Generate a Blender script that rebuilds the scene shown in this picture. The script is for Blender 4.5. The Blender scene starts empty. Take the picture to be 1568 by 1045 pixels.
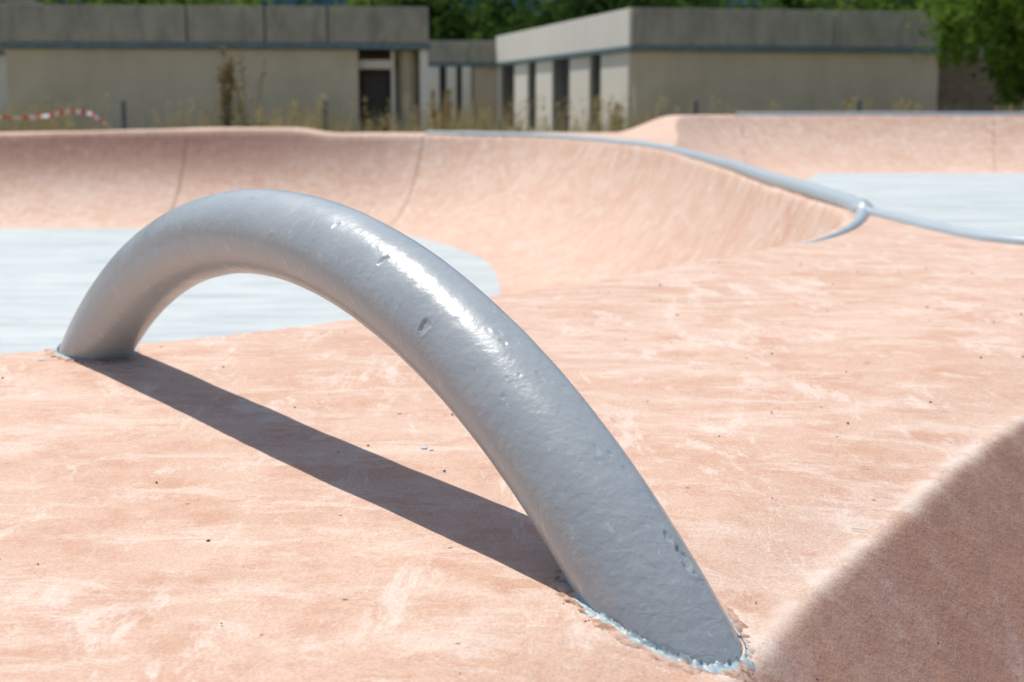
import bpy, math, random
import numpy as np
from mathutils import Vector, noise, Matrix
random.seed(7); rng=np.random.default_rng(7)
S=bpy.context.scene
S.view_settings.view_transform='Standard'; S.view_settings.look='None'; S.view_settings.exposure=0
COL=S.collection

# ---------------------------------------------------------------- helpers
def link(o,parent=None):
    COL.objects.link(o)
    if parent: o.parent=parent
    return o
def empty(name,loc=(0,0,0),rz=0):
    e=bpy.data.objects.new(name,None); e.location=loc; e.rotation_euler=(0,0,rz); e.empty_display_size=.3
    return link(e)
def npmesh(name,V,F,mats,smooth=True,parent=None,attrs=None,fmat=None):
    V=np.asarray(V,dtype=np.float32); F=np.asarray(F,dtype=np.int32); k=F.shape[1]
    me=bpy.data.meshes.new(name)
    me.vertices.add(len(V)); me.vertices.foreach_set('co',V.ravel())
    me.loops.add(F.size); me.loops.foreach_set('vertex_index',F.ravel())
    me.polygons.add(len(F)); me.polygons.foreach_set('loop_start',np.arange(0,F.size,k,dtype=np.int32))
    if fmat is not None: me.polygons.foreach_set('material_index',np.asarray(fmat,dtype=np.int32))
    me.update(calc_edges=True)
    me.polygons.foreach_set('use_smooth',np.full(len(F),smooth))
    if attrs:
        for n,a in attrs.items():
            at=me.attributes.new(n,'FLOAT','POINT'); at.data.foreach_set('value',np.asarray(a,dtype=np.float32))
    for m in (mats if isinstance(mats,(list,tuple)) else [mats]): me.materials.append(m)
    return link(bpy.data.objects.new(name,me),parent)
def gridfaces(nr,nc,wrap=False):
    i=np.arange(nr-1)[:,None]; j=np.arange(nc if wrap else nc-1)[None,:]; j2=(j+1)%nc
    return np.stack([i*nc+j+0*j2,i*nc+j2,(i+1)*nc+j2,(i+1)*nc+j],-1).reshape(-1,4)
def box(name,parent,x0,x1,y0,y1,z0,z1,mat,bev=.012):
    V=[(x,y,z) for z in(z0,z1) for y in (y0,y1) for x in(x0,x1)]
    F=[(0,2,3,1),(4,5,7,6),(0,1,5,4),(2,6,7,3),(0,4,6,2),(1,3,7,5)]
    me=bpy.data.meshes.new(name); me.from_pydata(V,[],F); me.materials.append(mat)
    o=link(bpy.data.objects.new(name,me),parent)
    if bev:
        b=o.modifiers.new('b','BEVEL'); b.width=bev; b.segments=2
    return o
def tube(name,pts,r,mat,parent=None,n=16,cap=True,rs=None):
    pts=[Vector(p) for p in pts]; V=[];
    up=Vector((0,0,1))
    for i,p in enumerate(pts):
        t=(pts[min(i+1,len(pts)-1)]-pts[max(i-1,0)]).normalized()
        a=t.cross(up)
        if a.length<1e-3: a=Vector((1,0,0))
        a.normalize(); b=a.cross(t).normalized()
        rr=rs[i] if rs is not None else r
        for k in range(n):
            an=2*math.pi*k/n; V.append(p+a*math.cos(an)*rr-b*math.sin(an)*rr)
    F=gridfaces(len(pts),n,True)
    return npmesh(name,[tuple(v) for v in V],F,mat,True,parent)
def chaikin(P,it=2,closed=True):
    P=np.array(P,float)
    for _ in range(it):
        if closed: Q=np.roll(P,-1,0); A=P*.75+Q*.25; B=P*.25+Q*.75; P=np.stack([A,B],1).reshape(-1,2)
        else:
            A=P[:-1]*.75+P[1:]*.25; B=P[:-1]*.25+P[1:]*.75
            P=np.vstack([P[:1],np.stack([A,B],1).reshape(-1,2),P[-1:]])
    return P
def sdist(X,Y,P):
    d=np.full(X.shape,1e9,np.float32); ins=np.zeros(X.shape,bool); n=len(P)
    for i in range(n):
        ax,ay=P[i]; bx,by=P[(i+1)%n]; ex,ey=bx-ax,by-ay; L=ex*ex+ey*ey
        if L<1e-9: continue
        t=np.clip(((X-ax)*ex+(Y-ay)*ey)/L,0,1)
        d=np.minimum(d,(X-ax-t*ex)**2+(Y-ay-t*ey)**2)
        if ay!=by:
            c=((ay>Y)!=(by>Y))&(X<ex*(Y-ay)/ey+ax); ins^=c
    d=np.sqrt(d); return np.where(ins,d,-d)
def sstep(a,b,x):
    t=np.clip((x-a)/(b-a),0,1); return t*t*(3-2*t)
def smin(a,b,k):
    h=np.clip(.5+.5*(b-a)/k,0,1); return b*(1-h)+a*h-k*h*(1-h)

# ---------------------------------------------------------------- materials
class NT:
    def __init__(s,name):
        s.m=bpy.data.materials.new(name); s.m.use_nodes=True; s.t=s.m.node_tree; s.b=s.t.nodes['Principled BSDF']
    def n(s,ty,**k):
        nd=s.t.nodes.new(ty)
        for a,v in k.items(): setattr(nd,a,v)
        return nd
    def l(s,a,b): s.t.links.new(a,b)
    def coord(s,scale=(1,1,1),rot=(0,0,0)):
        c=s.n('ShaderNodeTexCoord'); m=s.n('ShaderNodeMapping'); m.inputs['Scale'].default_value=scale; m.inputs['Rotation'].default_value=rot
        s.l(c.outputs['Object'],m.inputs[0]); return m.outputs[0]
    def noise(s,vec,sc,det=4,rough=.6,dist=0):
        t=s.n('ShaderNodeTexNoise'); s.l(vec,t.inputs['Vector']); t.inputs['Scale'].default_value=sc
        t.inputs['Detail'].default_value=det; t.inputs['Roughness'].default_value=rough; t.inputs['Distortion'].default_value=dist
        return t.outputs['Fac']
    def ramp(s,f,stops,interp='LINEAR'):
        r=s.n('ShaderNodeValToRGB'); r.color_ramp.interpolation=interp; e=r.color_ramp.elements
        while len(e)<len(stops): e.new(.5)
        for q,(p,c) in zip(e,stops):
            q.position=p; q.color=(c,c,c,1) if not isinstance(c,tuple) else (*c,1)
        s.l(f,r.inputs[0]); return r.outputs[0]
    def mix(s,f,a,b,mode='MIX'):
        m=s.n('ShaderNodeMix',data_type='RGBA',blend_type=mode)
        for i,v in ((0,f),(6,a),(7,b)):
            if isinstance(v,(int,float)): m.inputs[i].default_value=v
            elif isinstance(v,tuple): m.inputs[i].default_value=(*v,1)
            else: s.l(v,m.inputs[i])
        return m.outputs[2]
    def math(s,op,a,b=0,c=0):
        m=s.n('ShaderNodeMath',operation=op)
        for i,v in enumerate((a,b,c)):
            if isinstance(v,(int,float)): m.inputs[i].default_value=v
            else: s.l(v,m.inputs[i])
        return m.outputs[0]
    def bump(s,h,strength,dist,prev=None):
        b=s.n('ShaderNodeBump'); b.inputs['Strength'].default_value=strength; b.inputs['Distance'].default_value=dist
        s.l(h,b.inputs['Height'])
        if prev is not None: s.l(prev,b.inputs['Normal'])
        return b.outputs[0]
    def out(s,col=None,rough=None,nrm=None,**k):
        def st(i,v):
            if v is None: return
            if isinstance(v,(int,float)): s.b.inputs[i].default_value=v
            elif isinstance(v,tuple): s.b.inputs[i].default_value=(*v,1)
            else: s.l(v,s.b.inputs[i])
        st('Base Color',col); st('Roughness',rough); st('Normal',nrm)
        for a,v in k.items(): st(a.replace('_',' '),v)
        return s.m

def mat_park():
    N=NT('pink_concrete'); v=N.coord()
    big=N.noise(v,1.6,3,.6); med=N.noise(v,9,5,.78)
    vs=N.coord((1.2,3.2,1),(0,0,.35)); stre=N.noise(vs,4.6,5,.8,.4)
    vs2=N.coord((3.4,1.2,1),(0,0,.9)); stre2=N.noise(vs2,3.8,5,.8,.4)
    fine=N.noise(v,280,2,.8)
    c=N.mix(N.ramp(big,[(.35,0.),(.65,1.)]),(.56,.355,.255),(.62,.435,.335))
    c=N.mix(N.ramp(med,[(.46,0.),(.66,.9)]),c,(.51,.29,.195))
    c=N.mix(N.ramp(stre,[(.49,0.),(.62,.7)]),c,(.67,.53,.44))
    c=N.mix(N.ramp(stre2,[(.54,0.),(.64,.7)]),c,(.69,.57,.485))
    c=N.mix(.7,c,N.ramp(fine,[(.25,.34),(.75,.66)]),'OVERLAY')
    vo=N.n('ShaderNodeTexVoronoi'); N.l(v,vo.inputs['Vector']); vo.inputs['Scale'].default_value=19
    pit=N.math('MULTIPLY',N.ramp(vo.outputs['Distance'],[(.028,1.),(.07,0.)]),N.ramp(med,[(.50,0.),(.54,1.)]))
    c=N.mix(N.math('MULTIPLY',pit,.85),c,(.17,.095,.07))
    a=N.n('ShaderNodeAttribute',attribute_name='shade_stain')
    c=N.mix(N.math('MULTIPLY',a.outputs['Fac'],N.ramp(med,[(.38,1.),(.66,.5)])),c,(.36,.175,.12))  # painted shade on bank and far wall, with the bank's reddish-brown staining
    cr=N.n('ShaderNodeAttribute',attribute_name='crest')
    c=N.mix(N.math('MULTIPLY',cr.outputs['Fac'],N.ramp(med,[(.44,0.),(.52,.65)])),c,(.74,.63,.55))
    j=N.n('ShaderNodeAttribute',attribute_name='joint')
    c=N.mix(N.ramp(j.outputs['Fac'],[(.0,.85),(.026,0.)]),c,(.22,.115,.08))
    f=N.n('ShaderNodeAttribute',attribute_name='floor')
    wob=N.math('ADD',f.outputs['Fac'],N.math('MULTIPLY',N.math('SUBTRACT',med,.5),.03))
    fm=N.ramp(wob,[(.5,0.),(.515,1.)])
    vb=N.coord((.7,4,1),(0,0,-.12)); sb=N.noise(vb,1.1,4,.75,.4)
    blue=N.mix(N.ramp(sb,[(.38,0.),(.60,1.)]),(.355,.415,.43),(.53,.57,.565))
    blue=N.mix(N.ramp(stre,[(.5,0.),(.66,.5)]),blue,(.56,.545,.505))
    c=N.mix(fm,c,blue)
    h=N.math('ADD',N.math('MULTIPLY',stre,.0016),N.math('MULTIPLY',med,.005)); h=N.math('ADD',h,N.math('MULTIPLY',fine,.0006)); h=N.math('SUBTRACT',h,N.math('MULTIPLY',pit,.0018))
    return N.out(c,.78,N.bump(h,.85,1.))
def mat_pipe(name,base,hi=True):
    N=NT(name); v=N.coord()
    lo=N.noise(v,11,3,.6)
    c=N.mix(N.ramp(lo,[(.35,0.),(.7,1.)]),base,tuple(min(1,x*1.08) for x in base))
    nrm=None
    if hi:
        sp=N.noise(v,240,2,.7); c=N.mix(N.ramp(sp,[(.65,0.),(.71,.4)]),c,tuple(x*.66 for x in base))
        sc=N.noise(N.coord((1.4,1.4,.5),(.3,.2,0)),55,3,.7); c=N.mix(N.ramp(sc,[(.62,0.),(.67,.55)]),c,tuple(min(1,x*1.4) for x in base))
        peel=N.noise(v,85,2,.5,.1); vr=N.coord((1,1,1.8),(0,.3,.4)); rip=N.noise(vr,34,3,.55,.5)
        sx=N.n('ShaderNodeSeparateXYZ'); N.l(v,sx.inputs[0]); near=N.ramp(sx.outputs[0],[(.0,.35),(.25,1.)])
        h=N.math('ADD',N.math('MULTIPLY',N.math('MULTIPLY',rip,near),.0021),N.math('MULTIPLY',peel,.0008))
        nrm=N.bump(h,.85,1.)
        return N.out(c,N.ramp(lo,[(.3,.26),(.7,.42)]),nrm,Coat_Weight=.14,Coat_Roughness=.12)
    return N.out(c,.4,None)
def mat_conc(name,c1,c2,stain,sc=1.,amt=.75):
    N=NT(name); v=N.coord(); vz=N.coord((1.3,1.3,.45))
    a=N.noise(v,.8*sc,4,.65); st=N.noise(vz,1.3*sc,4,.65,.2)
    c=N.mix(N.ramp(a,[(.3,0.),(.7,1.)]),c1,c2)
    c=N.mix(N.ramp(st,[(.48,0.),(.75,amt)]),c,stain)
    return N.out(c,.85)
def mat_simple(name,col,rough=.7,var=.25,sc=6,**k):
    N=NT(name); v=N.coord(); a=N.noise(v,sc,2,.6)
    c=N.mix(N.ramp(a,[(.3,0.),(.7,1.)]),tuple(x*(1-var) for x in col),tuple(min(1,x*(1+var)) for x in col))
    return N.out(c,rough,None,**k)
def mat_leaf(name,c1,c2,sc=.7,trans=.35):
    N=NT(name); v=N.coord(); a=N.noise(v,sc,2,.6); g=N.noise(v,sc*9,1,.6)
    c=N.mix(N.ramp(a,[(.35,0.),(.65,1.)]),c1,c2); c=N.mix(N.ramp(g,[(.4,0.),(.7,.5)]),c,tuple(x*.55 for x in c1))
    di=N.n('ShaderNodeBsdfDiffuse'); N.l(c,di.inputs[0]); o=N.t.nodes['Material Output']
    N.t.nodes.remove(N.b)
    if trans:
        tr=N.n('ShaderNodeBsdfTranslucent'); N.l(c,tr.inputs[0]); mx=N.n('ShaderNodeMixShader'); mx.inputs[0].default_value=trans
        N.l(di.outputs[0],mx.inputs[1]); N.l(tr.outputs[0],mx.inputs[2]); N.l(mx.outputs[0],o.inputs[0])
    else: N.l(di.outputs[0],o.inputs[0])
    return N.m
M_park=mat_park()
M_pipe=mat_pipe('grey_painted_steel',(.345,.38,.395))
M_coping=mat_pipe('coping_paint',(.38,.44,.47),False)

# ---------------------------------------------------------------- skatepark terrain
def top(x,y):
    z=1.15+0*x
    z=z+.26*sstep(1.5,2.4,x)*sstep(15.5,19.5,y)
    z=z+.075*sstep(-2.5,-3.2,x)*sstep(17,18.5,y)*(1-.9*sstep(-4.,-7.4,x))
    z=z+.003*np.sin(x*2.3+y*1.7)+.002*np.sin(x*5.1-y*3.3)
    z=z-.034*np.clip((2.55-y)/1.2,0,1.15)
    return z
B1=chaikin([(-2.6,2.0),(-1.5,2.35),(-.95,2.54),(-.80,2.61),(-.60,2.71),(-.349,2.97),(-.037,3.36),(.243,3.62),(.604,4.15),(.888,4.54),(1.17,5.1),(1.39,5.85),(1.45,7.6),(1.48,10.2),(1.45,12.8),(1.28,15.0),(.85,17.2),(.1,18.9),(-1.18,20.0),(-2.6,20.1),(-7.5,20.1),(-12,19.5),(-13.5,16),(-13.5,6),(-11,2.5),(-6,1.7)],2)
B2=chaikin([(1.50,6.1),(1.56,5.2),(1.64,4.52),(2.2,4.25),(4,4.1),(11,4.1),(13.5,6),(13.5,17),(12,20.2),(6,20.2),(2.9,20.2),(2.25,19.6),(1.75,17.6),(1.58,15.2),(1.56,12.8),(1.56,10),(1.53,7.6)],2)
CO=chaikin([(-60,-6),(-14,-2.2),(-3,-1.0),(-.6,.22),(-.05,.82),(.222,1.248),(.259,1.318),(.328,1.455),(.50,1.71),(.797,2.16),(1.3,2.7),(2.4,3.15),(5,3.35),(60,3.4),(60,-60),(-60,-60)],2)
XMIN,XMAX,YMIN,YMAX=-15.5,15.5,-3.5,22.5
def height(X,Y,full=False):
    X=np.asarray(X,float); Y=np.asarray(Y,float)
    T=top(X,Y)
    ed=np.minimum(np.minimum(X-XMIN,XMAX-X),np.minimum(Y-YMIN,YMAX-Y)); T=.602+(T-.602)*sstep(0,1.3,ed)
    d1=sdist(X,Y,B1); d2=sdist(X,Y,B2); d3=sdist(X,Y,CO)
    dr=(.029-.016*sstep(1.45,1.9,Y)); T=T-dr*np.where(d3<0,np.exp(-(d3/.115)**2),1.)*(ed>1.3)
    T=T-.03*(1-sstep(.05,.11,np.abs(d1)))*(1-sstep(.05,.11,np.abs(d2)))
    Z=T.copy()
    w=1.55+.35*sstep(14,17.5,Y); H=1.15
    r=(w*w+H*H)/(2*H); q=np.clip(w-d1,0,r*.9995); h=r-np.sqrt(r*r-q*q)
    k=.06*(1-sstep(4.4,5.2,Y))+.006+.03*sstep(17.5,19.5,Y)*(1-sstep(-1.6,-1.0,X))
    Z=np.where(d1>-.5,smin(Z,np.where(d1>-.4,h,9),k),Z)
    w2=.95+.95*sstep(13,18,Y); H2=.45+.26*sstep(13,18,Y); r2=(w2*w2+H2*H2)/(2*H2); q2=np.clip(w2-d2,0,r2*.9995)
    h2=.70+r2-np.sqrt(r2*r2-q2*q2)
    Z=np.where(d2>-.5,smin(Z,np.where(d2>-.4,h2,9),.006),Z)
    bk=T-1.15*np.maximum(d3,-.3); bk=-smin(-bk,-.602+0*bk,.08)
    Z=np.where(d3>-.3,smin(Z,bk,.012),Z)
    if full: return Z,d1,d2,d3,w,w2
    return Z
def axis(segs):
    a=[segs[0][0]]
    for s,e,st in segs:
        n=max(1,int(round((e-s)/st))); a+=list(np.linspace(s,e,n+1)[1:])
    return np.array(a)
xs=axis([(XMIN,-8,.15),(-8,-1.6,.05),(-1.6,-.0,.0135),(.0,1.0,.007),(1.0,2.0,.0135),(2,3,.025),(3,9,.06),(9,XMAX,.15)])
ys=axis([(YMIN,.7,.08),(.7,1.1,.012),(1.1,2.4,.007),(2.4,4.6,.0125),(4.6,6.4,.025),(6.4,16,.06),(16,21,.04),(21,YMAX,.1)])
X,Y=np.meshgrid(xs,ys); X=X.ravel(); Y=Y.ravel()
Z,d1,d2,d3,w,w2=height(X,Y,True)
near=(Y<3.6)&(Y>.8)&(np.abs(X)<1.7)
nz=np.zeros_like(Z); idx=np.nonzero(near)[0]
nz[idx]=[noise.noise((float(X[i])*6,float(Y[i])*6,0))*.0018+noise.noise((float(X[i])*23,float(Y[i])*23,3))*(.0006 if abs(d3[i])>.05 else .0018) for i in idx]
Z=Z+nz
shade_stain=sstep(-.003,.010,d3)*.75  # bank's dim side facing off the sun, painted darker along with its staining
shade_stain=np.maximum(shade_stain,.95*(1-sstep(.10,.75,d1))*sstep(-.05,.0,d1)*sstep(16.5,19,Y)*sstep(-1.0,-4.5,X))  # shade on the steep far-left wall top, painted into the colour
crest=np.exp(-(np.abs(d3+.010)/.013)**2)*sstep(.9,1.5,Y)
floor=np.maximum(.5+(d1-w),.5+(d2-w2))
far=Y>15
jd=np.minimum.reduce([np.abs(X+4.55),np.abs(X+1.2+.22*(20-Y)),np.abs(X-3.2+.12*(20-Y)),np.abs(X-6.7+.3*(20-Y)**1.0),np.abs(X+8.2)])
joint=np.where(far&((d1>0)|(d2>0)),jd,1.)
park=npmesh('skatepark_concrete_terrain',np.stack([X,Y,Z],1),gridfaces(len(ys),len(xs)),M_park,True,None,{'shade_stain':shade_stain,'floor':floor,'joint':joint,'crest':crest})

N=NT('dry_ground'); v=N.coord(); a=N.noise(v,.25,4,.65); b_=N.noise(v,4,3,.7)
c=N.mix(N.ramp(a,[(.4,0.),(.6,1.)]),(.22,.185,.11),(.12,.13,.05)); c=N.mix(N.ramp(b_,[(.4,0.),(.7,.7)]),c,(.30,.25,.16))
M_ground=N.out(c,.95)
G=900.; gx=[-G,XMIN+.05,XMAX-.05,G]; gy=[-G,YMIN+.05,YMAX-.05,G*1.6]
V=[(x,y,.6) for y in gy for x in gx]; F=[]
for j in range(3):
    for i in range(3):
        if i==1 and j==1: continue
        F.append((j*4+i,j*4+i+1,(j+1)*4+i+1,(j+1)*4+i))
npmesh('ground',V,F,M_ground,False)

# ---------------------------------------------------------------- copings
def tz(x,y): return float(top(np.array([x]),np.array([y]))[0])
def hz_fast(x,y): return float(height(np.array([x]),np.array([y]))[0])
cop=empty('metal_coping')
def cpath(P,it=3,dz=0): 
    P=chaikin(P,it,False); return [(p[0],p[1],tz(p[0],p[1])+dz) for p in P]
J=(1.44,5.85)
spine=[J,(1.485,6.4),(1.50,7.6),(1.525,10.2),(1.505,12.8),(1.33,15.0),(.88,17.25),(.12,18.95),(-1.18,20.05)]
tube('spine_pipe',cpath(spine,3,.010),.040,M_coping,cop,n=24)
rp=[J,(1.50,5.2),(1.60,4.52),(2.2,4.2),(4,4.05),(11,4.05)]
tube('right_edge_pipe',cpath(rp,3,.0),.028,M_coping,cop)
lp=[J,(1.34,5.46),(1.20,5.06),(1.05,4.74),(.86,4.44)]
P2=chaikin(lp,3,False); n=len(P2)
hh=height(P2[:,0],P2[:,1])
rs_=[.031*(1-.8*(i/(n-1))) for i in range(n)]
lpp=[]
for i,(p,h_) in enumerate(zip(P2,np.maximum(hh,1.112))):
    t=min(1,i/(n*.25)); u=i/(n-1)
    lpp.append((p[0],p[1],float(1.152*(1-t)+(h_-.004)*t-.012*max(0,(u-.55)/.45)**2)))
tube('branch_pipe',lpp,.03,M_coping,cop,rs=rs_)
farp=[(3.15,20.25),(6,20.25),(12,20.25)]
tube('far_pipe',cpath(farp,2,.01),.036,M_coping,cop)
kn=[]
for i in range(14):
    for k in range(20):
        th=math.pi*i/13; ph=2*math.pi*k/20
        p=Vector((math.sin(th)*math.cos(ph),math.sin(th)*math.sin(ph),math.cos(th)))
        rr=.048*(1+.18*noise.noise(p*2.2)); kn.append((J[0]+p.x*rr,J[1]+p.y*rr*1.5,tz(*J)+.006+p.z*rr*.85))
npmesh('weld_knuckle',kn,gridfaces(14,20,True),M_coping,True,cop)

# ---------------------------------------------------------------- pipe arch
A=Vector((-.7582,2.5425,1.1496)); B=Vector((.147,1.3205,1.0955)); R0=.06; hgt=.298
e1=(B-A).normalized(); lat=Vector((0,0,1)).cross(e1).normalized(); lat=-lat if lat.y>0 else lat
e2=lat.cross(e1); e2=e2 if e2.z>0 else -e2
cl=(B-A).length; Rr=(cl*cl/4+hgt*hgt)/(2*hgt); Cc=(A+B)/2+e2*(hgt-Rr); half=math.asin(cl/2/Rr)
def arc(a): return Cc+e1*(Rr*math.sin(a))+e2*(Rr*math.cos(a))
def frame(a): return e1*math.sin(a)+e2*math.cos(a)
NS,NP=860,230
chips=[(.26,.68,.0045,.0075,.0014),(.37,1.12,.0065,.0085,.0016),(.155,.58,.004,.006,.0009),(-.038,.55,.005,.003,-.0009),(.712,-.27,.013,.006,.0018),(.69,-.18,.006,.004,.0014),(.60,-.10,.004,.003,.0009),(.62,-.2,.006,.003,.0009),(.45,.95,.003,.002,-.0006),(.5,.9,.003,.003,.0006),(.05,1.3,.003,.002,-.0007),(-.2,1.5,.002,.002,-.0007)]
rc=random.Random(5)
for _ in range(18):
    chips.append((rc.uniform(.38,.74),rc.uniform(-.45,.25),rc.uniform(.004,.012),rc.uniform(.0015,.003),rc.choice((-.0006,.0008))))
for _ in range(18):
    chips.append((rc.uniform(-.6,.7),rc.uniform(.2,1.9),rc.uniform(.0012,.0025),rc.uniform(.0012,.0022),rc.choice((-.0006,.0006))))
V=[]; ext=.13
ss=np.linspace(-half-ext,half+ext,NS)
for a in ss:
    c=arc(a); nn=frame(a); cc_=[q for q in chips if abs(a-q[0])*Rr<2.5*q[2]]
    for k in range(NP):
        ph=2*math.pi*k/NP; u=nn*math.cos(ph)+lat*math.sin(ph)
        p=c+u*R0
        r=R0+noise.noise(p*7)*.0007+noise.noise(p*38)*.00025
        pp=ph if ph<math.pi else ph-2*math.pi
        for ca,cp,l1,l2,dp in cc_:
            da=(a-ca)*Rr/l1; db=(pp-cp)*R0/l2
            if abs(db)<2.5:
                q=math.sqrt(da*da+db*db)*(1+.5*noise.noise(p*190))
                r-=dp*(1/(1+math.exp((q-.9)*9))) ; r+=abs(dp)*.4*math.exp(-((q-1.25)/.25)**2)
        V.append(c+u*r)
arch=npmesh('grey_steel_pipe_arch',[tuple(v) for v in V],gridfaces(NS,NP,True),M_pipe)

N=NT('paint_drips'); v=N.coord(); a=N.noise(v,60,3,.7)
c=N.mix(N.ramp(a,[(.58,0.),(.66,1.)]),(.37,.46,.49),(.50,.33,.24)); M_drip=N.out(c,.45,N.bump(N.noise(v,160,2),.5,.002))
N=NT('crumbled_mortar'); v=N.coord(); a=N.noise(v,55,3,.7)
c=N.mix(N.ramp(a,[(.4,0.),(.55,1.)]),(.40,.23,.16),(.57,.39,.30)); M_mort=N.out(c,.9,N.bump(a,.8,.004))
def collar(sign,name):
    n=300; base=[]
    rngA=np.linspace(half-.28,half+ext,110)
    for k in range(n):
        ph=2*math.pi*k/n; pts=[]
        for aa in rngA:
            a=sign*aa; pts.append(arc(a)+(frame(a)*math.cos(ph)+lat*math.sin(ph))*R0)
        hh=height(np.array([p.x for p in pts]),np.array([p.y for p in pts]))
        zz=np.array([p.z for p in pts])-hh
        i=int(np.argmax(zz<0)) if (zz<0).any() else 109
        base.append((sign*rngA[i],ph,pts[i]))
    cen=sum((b[2] for b in base),Vector())/n
    prof=[(.000,.006,0),(.0012,.0045,1),(.0035,.0022,2),(.009,.0022,3),(.017,.0015,4),(.027,-.004,5)]
    V=[]; qs=[]
    for off,hh,ri in prof:
        for k in range(n):
            a,ph,p=base[k]
            out=Vector((p.x-cen.x,p.y-cen.y,0)).normalized()
            f=noise.noise(Vector((math.cos(ph)*1.8,math.sin(ph)*1.8,ri*.15+sign*5))); g=noise.noise(Vector((math.cos(ph)*11,math.sin(ph)*11,ri*.7)))
            o=off*(1+.9*f+.6*g); z=hh*(1+.7*f+.9*g) if ri<5 else hh
            q=p+out*o; qs.append((q.x,q.y,p.z+z if ri<2 else None,z))
    hs=height(np.array([q[0] for q in qs]),np.array([q[1] for q in qs]))
    V=[(q[0],q[1],q[2] if q[2] is not None else h+q[3]) for q,h in zip(qs,hs)]
    F=gridfaces(len(prof),n,True); fm=[]
    for i in range(len(F)):
        ring=i//n; k=i%n; th=2*math.pi*k/n
        fm.append(0 if ring<2 or (ring==2 and noise.noise(Vector((math.cos(th)*4,math.sin(th)*4,sign)))>-.25) or (ring==3 and noise.noise(Vector((math.cos(th)*5,math.sin(th)*5,4+sign)))>.2) else 1)
    npmesh(name,V,F,[M_drip,M_mort],True,arch,None,fm)
    return base,cen
bN,cN=collar(1,'near_foot_collar'); bF,cF=collar(-1,'far_foot_collar')

def blobs(name,items,mat,parent=None):
    V=[];F=[]
    t=(1+5**.5)/2
    iv=[(-1,t,0),(1,t,0),(-1,-t,0),(1,-t,0),(0,-1,t),(0,1,t),(0,-1,-t),(0,1,-t),(t,0,-1),(t,0,1),(-t,0,-1),(-t,0,1)]
    ifc=[(0,11,5),(0,5,1),(0,1,7),(0,7,10),(0,10,11),(1,5,9),(5,11,4),(11,10,2),(10,7,6),(7,1,8),(3,9,4),(3,4,2),(3,2,6),(3,6,8),(3,8,9),(4,9,5),(2,4,11),(6,2,10),(8,6,7),(9,8,1)]
    for (x,y,z,s,f) in items:
        b=len(V); rz=random.random()*6.28; ex=random.uniform(.7,1.5)
        for a in iv:
            q=Vector(a).normalized()*s*random.uniform(.7,1.25); q.x*=ex; q.rotate(Matrix.Rotation(rz,3,'Z'))
            V.append((x+q.x,y+q.y,z+q.z*f))
        F+=[tuple(b+i for i in f3) for f3 in ifc]
    return npmesh(name,V,F,mat,False,parent)
it=[]
for base,cnt,cen in ((bN,50,cN),(bF,30,cF)):
    for _ in range(cnt):
        p=random.choice(base)[2]; o=Vector((p.x-cen.x,p.y-cen.y,0)).normalized(); d=abs(random.gauss(.010,.010))+.002
        x,y=p.x+o.x*d,p.y+o.y*d; it.append((x,y,hz_fast(x,y)+.0004,random.uniform(.0006,.0020),.7))
blobs('mortar_crumbs',it,M_mort,arch)
it=[]
while len(it)<110:
    x,y=random.uniform(-1.2,1.8),random.uniform(1.1,4.)
    d=sdist(np.array([x]),np.array([y]),B1)[0]; e=sdist(np.array([x]),np.array([y]),CO)[0]
    if d<-.05 and e<-.02: it.append((x,y,hz_fast(x,y)+.0012,random.uniform(.0005,.0017)*(1+.25*y),.6))
blobs('gravel_crumbs',it,mat_simple('dark_crumbs',(.13,.075,.055),.9))
it=[(x,y,hz_fast(x,y)+.0012,s,.15) for x,y,s in [(-.66,2.40,.009),(-.645,2.425,.006),(-.69,2.385,.006),(-.003,1.80,.0045),(.002,1.805,.003),(-.12,1.90,.005),(-.11,1.89,.003),(-.83,2.47,.006),(-.17,2.1,.003),(-.2,1.6,.002)]]
blobs('paint_spatter',it,mat_simple('pale_blue_paint',(.42,.54,.60),.4))
V=[];F=[]
for x,y,L,an in [(.47,1.83,.022,.3),(.41,1.62,.018,.1),(-.80,1.86,.022,.15),(.62,2.45,.035,.9),(-.25,2.25,.02,-.4),(.15,2.05,.028,1.9),(.05,2.6,.04,.5)]:
    m=9; b0=len(V)
    for i in range(m):
        t=i/(m-1)-.5; u=t*L; o=noise.noise(Vector((x*9+t*6,y,1)))*.004; wd=.0005*(1-abs(2*t)**2)+.00012
        for sg in (-1,1):
            qx=x+math.cos(an)*u-math.sin(an)*(o+sg*wd); qy=y+math.sin(an)*u+math.cos(an)*(o+sg*wd); V.append((qx,qy,hz_fast(qx,qy)+.0024))
    F+=[(b0+2*i,b0+2*i+2,b0+2*i+3,b0+2*i+1) for i in range(m-1)]
npmesh('hairline_cracks',V,F,mat_simple('crack_dark',(.16,.09,.065),.95),False,park)

# ---------------------------------------------------------------- buildings
M_wall=mat_conc('board_concrete_tan',(.57,.475,.335),(.64,.545,.40),(.47,.39,.275),1,.6)
M_fascia=mat_conc('weathered_fascia',(.28,.265,.21),(.43,.395,.31),(.16,.15,.115),1.3)
M_white=mat_conc('pale_sunlit_render',(.80,.75,.65),(.84,.79,.70),(.70,.64,.54),1,.5)  # pale render, brightened in colour to stand for sun on it
M_trim=mat_simple('grey_blue_trim',(.12,.185,.195),.5)
M_dark=mat_simple('dark_window',(.014,.016,.018),.3)
M_frame=mat_simple('window_frame',(.10,.09,.08),.5)
M_brown=mat_simple('brown_wall',(.22,.16,.11),.8)
M_roof=mat_simple('roof_gravel',(.30,.28,.25),.9)
M_joint=mat_simple('panel_joint',(.06,.055,.045),.9)
b=empty('concrete_building',(-12.12,34.4,.6),math.radians(5.5))
box('wall_left',b,.06,8.42,.12,.40,0,2.25,M_wall)
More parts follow.
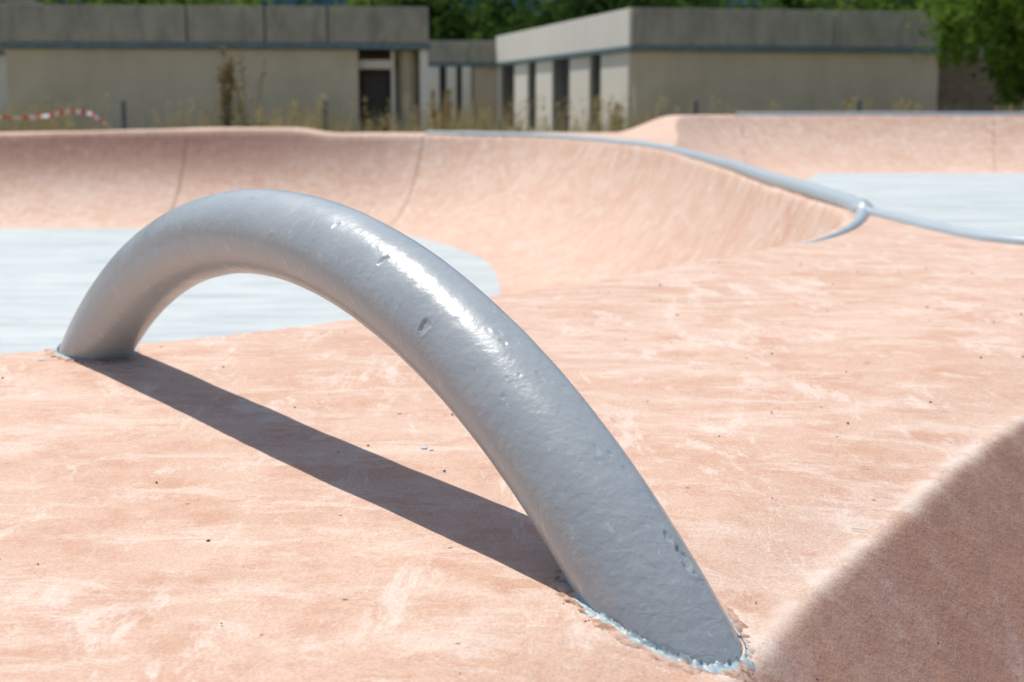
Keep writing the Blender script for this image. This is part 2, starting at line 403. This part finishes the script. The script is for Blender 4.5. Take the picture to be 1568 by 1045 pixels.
box('side_wall',b,.06,.36,.40,8,0,2.25,M_wall)
box('rear_wall',b,.06,10.1,8,8.3,0,2.25,M_wall)
x=0.
for i,L in enumerate([4.35,1.85,1.5,2.45]):
    box('fascia_panel_%d'%i,b,x+.02,x+L-.02,0,.25,2.40,3.27,M_fascia); x+=L
box('fascia_backing',b,.05,10.1,.03,.2,2.41,3.24,M_joint,0)
box('fascia_side',b,9.9,10.15,.256,8.3,2.40,3.27,M_fascia); box('fascia_side_left',b,0,.25,.256,8.3,2.40,3.27,M_fascia)
box('trim',b,-.03,10.18,-.04,8.35,2.26,2.395,M_trim)
box('roof',b,.26,9.89,.26,8.3,2.9,3.0,M_roof)
box('porch_rear_wall',b,8.42,9.25,1.9,2.1,0,2.25,M_brown)
box('porch_lintel',b,8.425,9.3,.5,.75,1.80,2.02,M_white)
box('porch_door',b,8.50,9.2,1.85,1.895,0,1.9,M_dark)
box('porch_post',b,9.22,9.31,.45,.56,0,2.25,M_white)
Vc=[];n=28
for z in (0,2.25):
    for k in range(n):
        an=-2*math.pi*k/n; Vc.append((9.62+.29*math.cos(an),1.1+.5*math.sin(an),z))
npmesh('porch_round_column',Vc,gridfaces(2,n,True),M_wall,True,b)
box('end_pier',b,9.92,10.12,.12,1.6,0,2.25,M_white); box('end_wall',b,9.92,10.1,1.603,8,0,2.25,M_wall)
b=empty('white_building',(-22.6,37,.6),math.radians(5))
box('wall',b,0,9.7,.1,6,0,2.3,M_white); box('fascia',b,-.1,9.8,0,6.1,2.303,3.7,M_fascia); box('trim',b,-.12,9.82,-.02,.08,2.2,2.3,M_trim); box('window',b,3,5,.04,.098,.8,1.9,M_dark)
b=empty('link_building',(-9,53.2,.6),math.radians(2))
box('fascia',b,0,8.65,0,.3,2.42,3.22,M_fascia); box('trim',b,-.03,8.66,-.04,.3,2.28,2.415,M_trim); box('roof',b,0,8.6,.303,7,2.5,2.9,M_roof)
box('glazing',b,0,8.6,.55,.6,0,2.28,M_dark)
for i,(x0,x1,m) in enumerate([(0,1.2,M_white),(1.5,2.6,M_white),(2.9,4,M_white),(4.35,5.5,M_white),(5.75,6.32,M_white),(6.58,6.95,M_white),(7.15,7.5,M_white),(7.55,8.6,M_wall)]):
    box('pier_%d'%i,b,x0,x1,-.02 if m is M_white else .15,.5,0,2.277,m)
b=empty('pavilion_building',(3.07,37.0,.6),math.radians(12.5))
box('front_wall',b,.12,8.65,.12,.42,0,2.28,M_wall)
box('end_wall',b,8.35,8.65,.423,16,0,2.28,M_wall)
for i,(x0,x1) in enumerate([(-.02,5.5),(5.53,9.25)]): box('fascia_front_%d'%i,b,x0,x1,-.02,.25,2.42,3.36,M_fascia)
box('fascia_left',b,-.02,.25,.256,16.8,2.42,3.36,M_white); box('fascia_right',b,9.0,9.25,.256,16.8,2.42,3.36,M_fascia)  # left fascia painted pale for its sunlit side; front keeps the grey
box('trim',b,-.06,9.28,-.06,16.85,2.285,2.415,M_trim); box('roof',b,.26,8.99,.26,16.7,2.9,3.0,M_roof)
prev=.423
for i,(a0,a1) in enumerate([(2.98,4.15),(6.34,8.49),(10.67,11.9),(13.9,16.3)]):
    box('pier_%d'%i,b,.02,.45,prev,a0,0,2.28,M_white)
    box('glass_%d'%i,b,.10,.14,a0+.003,a1-.003,.08,2.28,M_dark); box('sill_%d'%i,b,.03,.5,a0+.003,a1-.003,0,.077,M_wall)
    box('frame_%d'%i,b,.06,.097,(a0+a1)/2-.03,(a0+a1)/2+.03,.08,2.27,M_frame); prev=a1
box('pier_last',b,.02,.45,16.3,16.7,0,2.28,M_white)
box('rear_wall',b,.46,8.34,16.5,16.7,0,2.28,M_wall)
b=empty('shaded_recess',(11.9,40.5,.6),math.radians(12.5))  # shadowed recess beside the pavilion, its shade held in the brown wall colour
box('wall',b,0,6,0,4,0,2.2,M_brown); box('fascia',b,-.1,6.1,-.1,4.1,2.203,3.1,M_fascia)

# ---------------------------------------------------------------- vegetation
def leafmesh(name,C,size,mat,parent=None,droop=0.):
    n=len(C); u=rng.normal(size=(n,3)); u/=np.linalg.norm(u,axis=1)[:,None]
    if droop: u[:,2]-=droop; u/=np.linalg.norm(u,axis=1)[:,None]
    w_=rng.normal(size=(n,3)); w_-= (w_*u).sum(1)[:,None]*u; w_/=np.linalg.norm(w_,axis=1)[:,None]
    s=(size*rng.uniform(.6,1.4,n))[:,None]
    V=np.stack([C-u*s,C+w_*s*.42,C+u*s,C-w_*s*.42],1).reshape(-1,3)
    return npmesh(name,V,np.arange(4*n).reshape(-1,4),mat,False,parent)
def crown(c,rad,nclump,per,cr):
    out=[]
    d=rng.normal(size=(nclump,3)); d/=np.linalg.norm(d,axis=1)[:,None]; r=rng.uniform(.45,1.05,nclump)[:,None]
    cc=np.array(c)+d*r*np.array(rad)
    for q in cc: 
        s=cr*rng.uniform(.6,1.4); out.append(q+rng.normal(size=(per,3))*s*np.array([1,1,.75]))
    return np.vstack(out),cc
M_hill=mat_leaf('hill_haze',(.022,.05,.075),(.035,.075,.10),.02,0.)  # distance haze put into the hill's blue colour
nx,ny=120,40; V=[]
for j in range(ny):
    for i in range(nx):
        x=-700+1400*i/(nx-1); y=380+420*j/(ny-1)
        z=.4+150*math.sin(math.pi*min(1,j/(ny-1)*1.1))*(.9+.35*noise.noise(Vector((x*.004,y*.004,1))))+6*noise.noise(Vector((x*.03,y*.03,0)))*min(1,j/6)
        V.append((x,y,z))
npmesh('distant_hill',V,gridfaces(ny,nx),M_hill)
M_leafA=mat_leaf('foliage_dark',(.035,.07,.018),(.08,.135,.028),.12)
M_leafB=mat_leaf('foliage_light',(.11,.185,.033),(.18,.255,.055),.2)
CA=[];CB=[]
for i in range(90):
    y=random.uniform(68,120); x=random.uniform(-.42,.5)*y
    base=.6+(y-62)*.06
    rr=random.uniform(2.0,3.6); zc=base+rr*1.1
    if -.19*y<x<-.09*y: zc-=2.2
    c,_=crown((x,y,zc),(rr,rr,rr),24,34,rr*.2)
    (CB if random.random()<.42 else CA).append(c)
fo=leafmesh('woodland_trees',np.vstack(CA),.42,M_leafA)
leafmesh('light_foliage',np.vstack(CB),.42,M_leafB,fo)
nx,ny=60,20; V=[]
for j in range(ny):
    for i in range(nx):
        x=-140+280*i/(nx-1); y=60+110*j/(ny-1); V.append((x,y,.55+max(0,y-62)*.06*min(1,j/2)+.5*noise.noise(Vector((x*.08,y*.08,0)))*min(1,j)))
npmesh('wooded_slope',V,gridfaces(ny,nx),mat_simple('slope_scrub',(.05,.07,.025),.9,.4,.4))
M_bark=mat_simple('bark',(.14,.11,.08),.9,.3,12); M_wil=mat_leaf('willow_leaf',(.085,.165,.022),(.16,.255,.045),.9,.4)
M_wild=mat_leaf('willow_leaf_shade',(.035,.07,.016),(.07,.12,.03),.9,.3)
tr=empty('leafy_tree',(11.75,31.5,.6))
tube('trunk',[(0,0,-.2),(.05,.02,.8),(-.05,.1,1.7),(.1,0,2.6),(.1,0,4.2)],.2,M_bark,tr,rs=[.26,.2,.17,.13,.05])
for k in range(11):
    an=k*2.4; L=random.uniform(1.2,2.2); z0=random.uniform(1.2,2.6)
    p=[(0,0,z0),(math.cos(an)*L*.5,math.sin(an)*L*.5,z0+.7),(math.cos(an)*L,math.sin(an)*L,z0+1.0)]
    tube('limb_%d'%k,p,.06,M_bark,tr,n=8,rs=[.09,.05,.02])
c1,cc=crown((0,0,3.2),(2.5,2.3,1.9),160,80,.30)
st=[]
for q in cc:
    if q[2]<4.6 and random.random()<.75:
        L=random.uniform(.5,1.3); L=min(L,max(.2,q[2]-(1.8 if q[0]<-1.2 else .7))); t=rng.uniform(0,1,60)[:,None]
        st.append(q+np.array([random.uniform(-.1,.1),random.uniform(-.1,.1),-L])*t+rng.normal(size=(60,3))*.07)
c1=c1[(c1[:,0]>-1.2)|(c1[:,2]>1.8+.3*rng.normal(size=len(c1)))]
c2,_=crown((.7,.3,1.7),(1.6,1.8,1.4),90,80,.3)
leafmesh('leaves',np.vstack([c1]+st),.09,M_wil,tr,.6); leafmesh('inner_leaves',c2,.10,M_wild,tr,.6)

M_dry=mat_leaf('dry_grass_blades',(.40,.32,.15),(.50,.42,.22),1.5,.25); M_grn=mat_leaf('weed_green',(.10,.13,.04),(.18,.19,.07),1.5,.25)
def blades(name,roots,hs,w_,mat,parent=None,lean=.25):
    V=[];F=[]
    for (x,y,z),h in zip(roots,hs):
        an=random.random()*6.28; l=random.uniform(0,lean)*h; dx,dy=math.cos(an)*l,math.sin(an)*l; b2=random.random()*3.14; wx,wy=math.cos(b2)*w_,math.sin(b2)*w_; b=len(V)
        V+=[(x-wx,y-wy,z),(x+wx,y+wy,z),(x+dx*.4+wx*.8,y+dy*.4+wy*.8,z+h*.6),(x+dx*.4-wx*.8,y+dy*.4-wy*.8,z+h*.6),(x+dx+wx*.3,y+dy+wy*.3,z+h),(x+dx-wx*.3,y+dy-wy*.3,z+h)]
        F+=[(b,b+1,b+2,b+3),(b+3,b+2,b+4,b+5)]
    return npmesh(name,V,F,mat,False,parent)
def field(n,hmin,hmax,y0=22.8,y1=33):
    r=[];h=[]
    for _ in range(n):
        y=random.uniform(y0,y1); x=random.uniform(-.42,.42)*y
        cl=noise.noise(Vector((x*.55,y*.4,2.)))
        if random.random()>.45+cl*1.3: continue
        hh=random.uniform(hmin,hmax)*(1+cl)
        r.append((x,y,.6)); h.append(hh)
    return r,h
r,h=field(15000,.3,.78); g=blades('dry_grass',r,h,.007,M_dry)
r,h=field(4000,.2,.5); blades('green_blades',r,h,.008,M_grn,g)
hd=[]
for _ in range(460):
    y=random.uniform(22.8,30); x=random.uniform(-.42,.42)*y
    if noise.noise(Vector((x*.55,y*.4,2.)))<-.05: continue
    hh=random.uniform(.6,1.1)
    hd+= [(x+random.gauss(0,.025),y+random.gauss(0,.025),.6+hh+random.uniform(-.22,.06)) for _ in range(14)]
leafmesh('seed_heads',np.array(hd),.03,M_dry,g)
def weed(name,x,y,h,dens,mat,spread):
    t=empty(name,(x,y,.6))
    for k in range(5):
        an=random.random()*6.28; s=spread*random.uniform(.3,1); hh=h*random.uniform(.65,1)
        pts=[(0,0,0),(math.cos(an)*s*.5,math.sin(an)*s*.5,hh*.5),(math.cos(an)*s,math.sin(an)*s,hh)]
        tube('stem_%d'%k,pts,.012,M_wst,t,n=6,rs=[.014,.01,.005])
        tt=rng.uniform(.12,1,dens)[:,None]; P=np.array(pts[2])*tt+rng.normal(size=(dens,3))*np.array([.07,.07,.03])*(1.2-tt*.8)
        leafmesh('leaves_%d'%k,P,.05,mat,t,-.3)
M_wst=mat_simple('dry_stem',(.24,.18,.10),.9); M_wbr=mat_leaf('brown_leaf',(.20,.15,.06),(.30,.23,.09),2,.3)
weed('tall_weed',-5.05,25.5,2.05,120,M_wbr,.14); weed('tall_weed',-4.72,25.8,1.85,28,M_wbr,.34)
weed('tall_weed',-1.35,27,1.25,90,M_wbr,.35); weed('tall_weed',5.9,25.5,1.3,30,M_dry,.25); weed('tall_weed',2.1,28,1.1,50,M_dry,.3); weed('tall_weed',6.9,25.,1.15,36,M_dry,.2)

# ---------------------------------------------------------------- fence + tape
M_post=mat_simple('green_grey_post',(.07,.10,.095),.5); M_wire=mat_simple('galvanised_wire',(.25,.27,.25),.4)
f=empty('wire_fence',(0,24.3,.6))
px=[-13.3,-9.9,-6.55,-3.15,3.1,5.85,8.7,11.8]
for i,x in enumerate(px):
    box('post_%d'%i,f,x-.035,x+.035,-.035,.035,0,1.0,M_post,.006)
    box('post_cap_%d'%i,f,x-.04,x+.04,-.04,.04,1.001,1.015,M_post,.004)
V=[];F=[]
def wire(a,b,r):
    k=len(V)
    if a[2]==b[2]: V.extend([(a[0],-r,a[2]-r),(a[0],r,a[2]),(a[0],-r,a[2]+r),(b[0],-r,b[2]-r),(b[0],r,b[2]),(b[0],-r,b[2]+r)])
    else: V.extend([(a[0]-r,-r,a[2]),(a[0],r,a[2]),(a[0]+r,-r,a[2]),(b[0]-r,-r,b[2]),(b[0],r,b[2]),(b[0]+r,-r,b[2])])
    F.extend([(k,k+1,k+4,k+3),(k+1,k+2,k+5,k+4),(k+2,k,k+3,k+5)])
for s0,s1 in ((-13.3,-3.15),(3.1,11.8)):
    for z in np.arange(.08,.96,.1): wire((s0,0,z),(s1,0,z),.0016)
    for x in np.arange(s0,s1,.07): wire((x,0,.05),(x,0,.93),.0013)
npmesh('mesh_wires',V,F,M_wire,False,f)
M_red=mat_simple('tape_red',(.60,.05,.05),.5); M_wt=mat_simple('tape_white',(.78,.75,.73),.5)
P=[(-9.9,24.2,1.40),(-8.9,24.15,1.36),(-8.2,24.1,1.33),(-7.75,24.1,1.37),(-7.4,24.12,1.46),(-7.05,24.15,1.40),(-6.8,24.15,1.22),(-6.68,24.2,1.08),(-6.55,24.24,1.03)]
Q=[]
for i in range(len(P)-1):
    for t in range(8): Q.append(Vector(P[i]).lerp(Vector(P[i+1]),t/8))
Q.append(Vector(P[-1])); V=[]
for i,q in enumerate(Q):
    tw=math.sin(i*.35)*.8; V+=[(q.x,q.y-.035*math.sin(tw),q.z-.035*math.cos(tw)),(q.x,q.y+.035*math.sin(tw),q.z+.035*math.cos(tw))]
npmesh('barrier_tape',V,gridfaces(len(Q),2),[M_red,M_wt],True,None,None,[(i//2)%2 for i in range(len(Q)-1)])

# ---------------------------------------------------------------- light, sky, camera
el=math.radians(64); az=math.atan2(-.60,.80)
W=bpy.data.worlds.new('World'); S.world=W; W.use_nodes=True; nt=W.node_tree
sky=nt.nodes.new('ShaderNodeTexSky'); sky.sky_type='NISHITA'; sky.sun_disc=False; sky.sun_elevation=el; sky.sun_rotation=az
nt.links.new(sky.outputs[0],nt.nodes['Background'].inputs[0]); nt.nodes['Background'].inputs[1].default_value=.12
sd=Vector((math.sin(az)*math.cos(el),math.cos(az)*math.cos(el),math.sin(el)))
L=bpy.data.lights.new('sun','SUN'); L.energy=4.6; L.angle=math.radians(.53); L.color=(1,.96,.89)
lo=link(bpy.data.objects.new('sun',L)); lo.rotation_euler=sd.to_track_quat('Z','Y').to_euler(); lo.location=(0,0,20)
cam=bpy.data.cameras.new('camera'); cam.lens=50; cam.sensor_width=36; cam.clip_end=3000; cam.clip_start=.05
cam.dof.use_dof=True; cam.dof.focus_distance=1.62; cam.dof.aperture_fstop=7.1
co=link(bpy.data.objects.new('camera',cam)); co.location=(0,0,1.6); co.rotation_euler=(math.radians(90-9.55),0,0)
S.camera=co
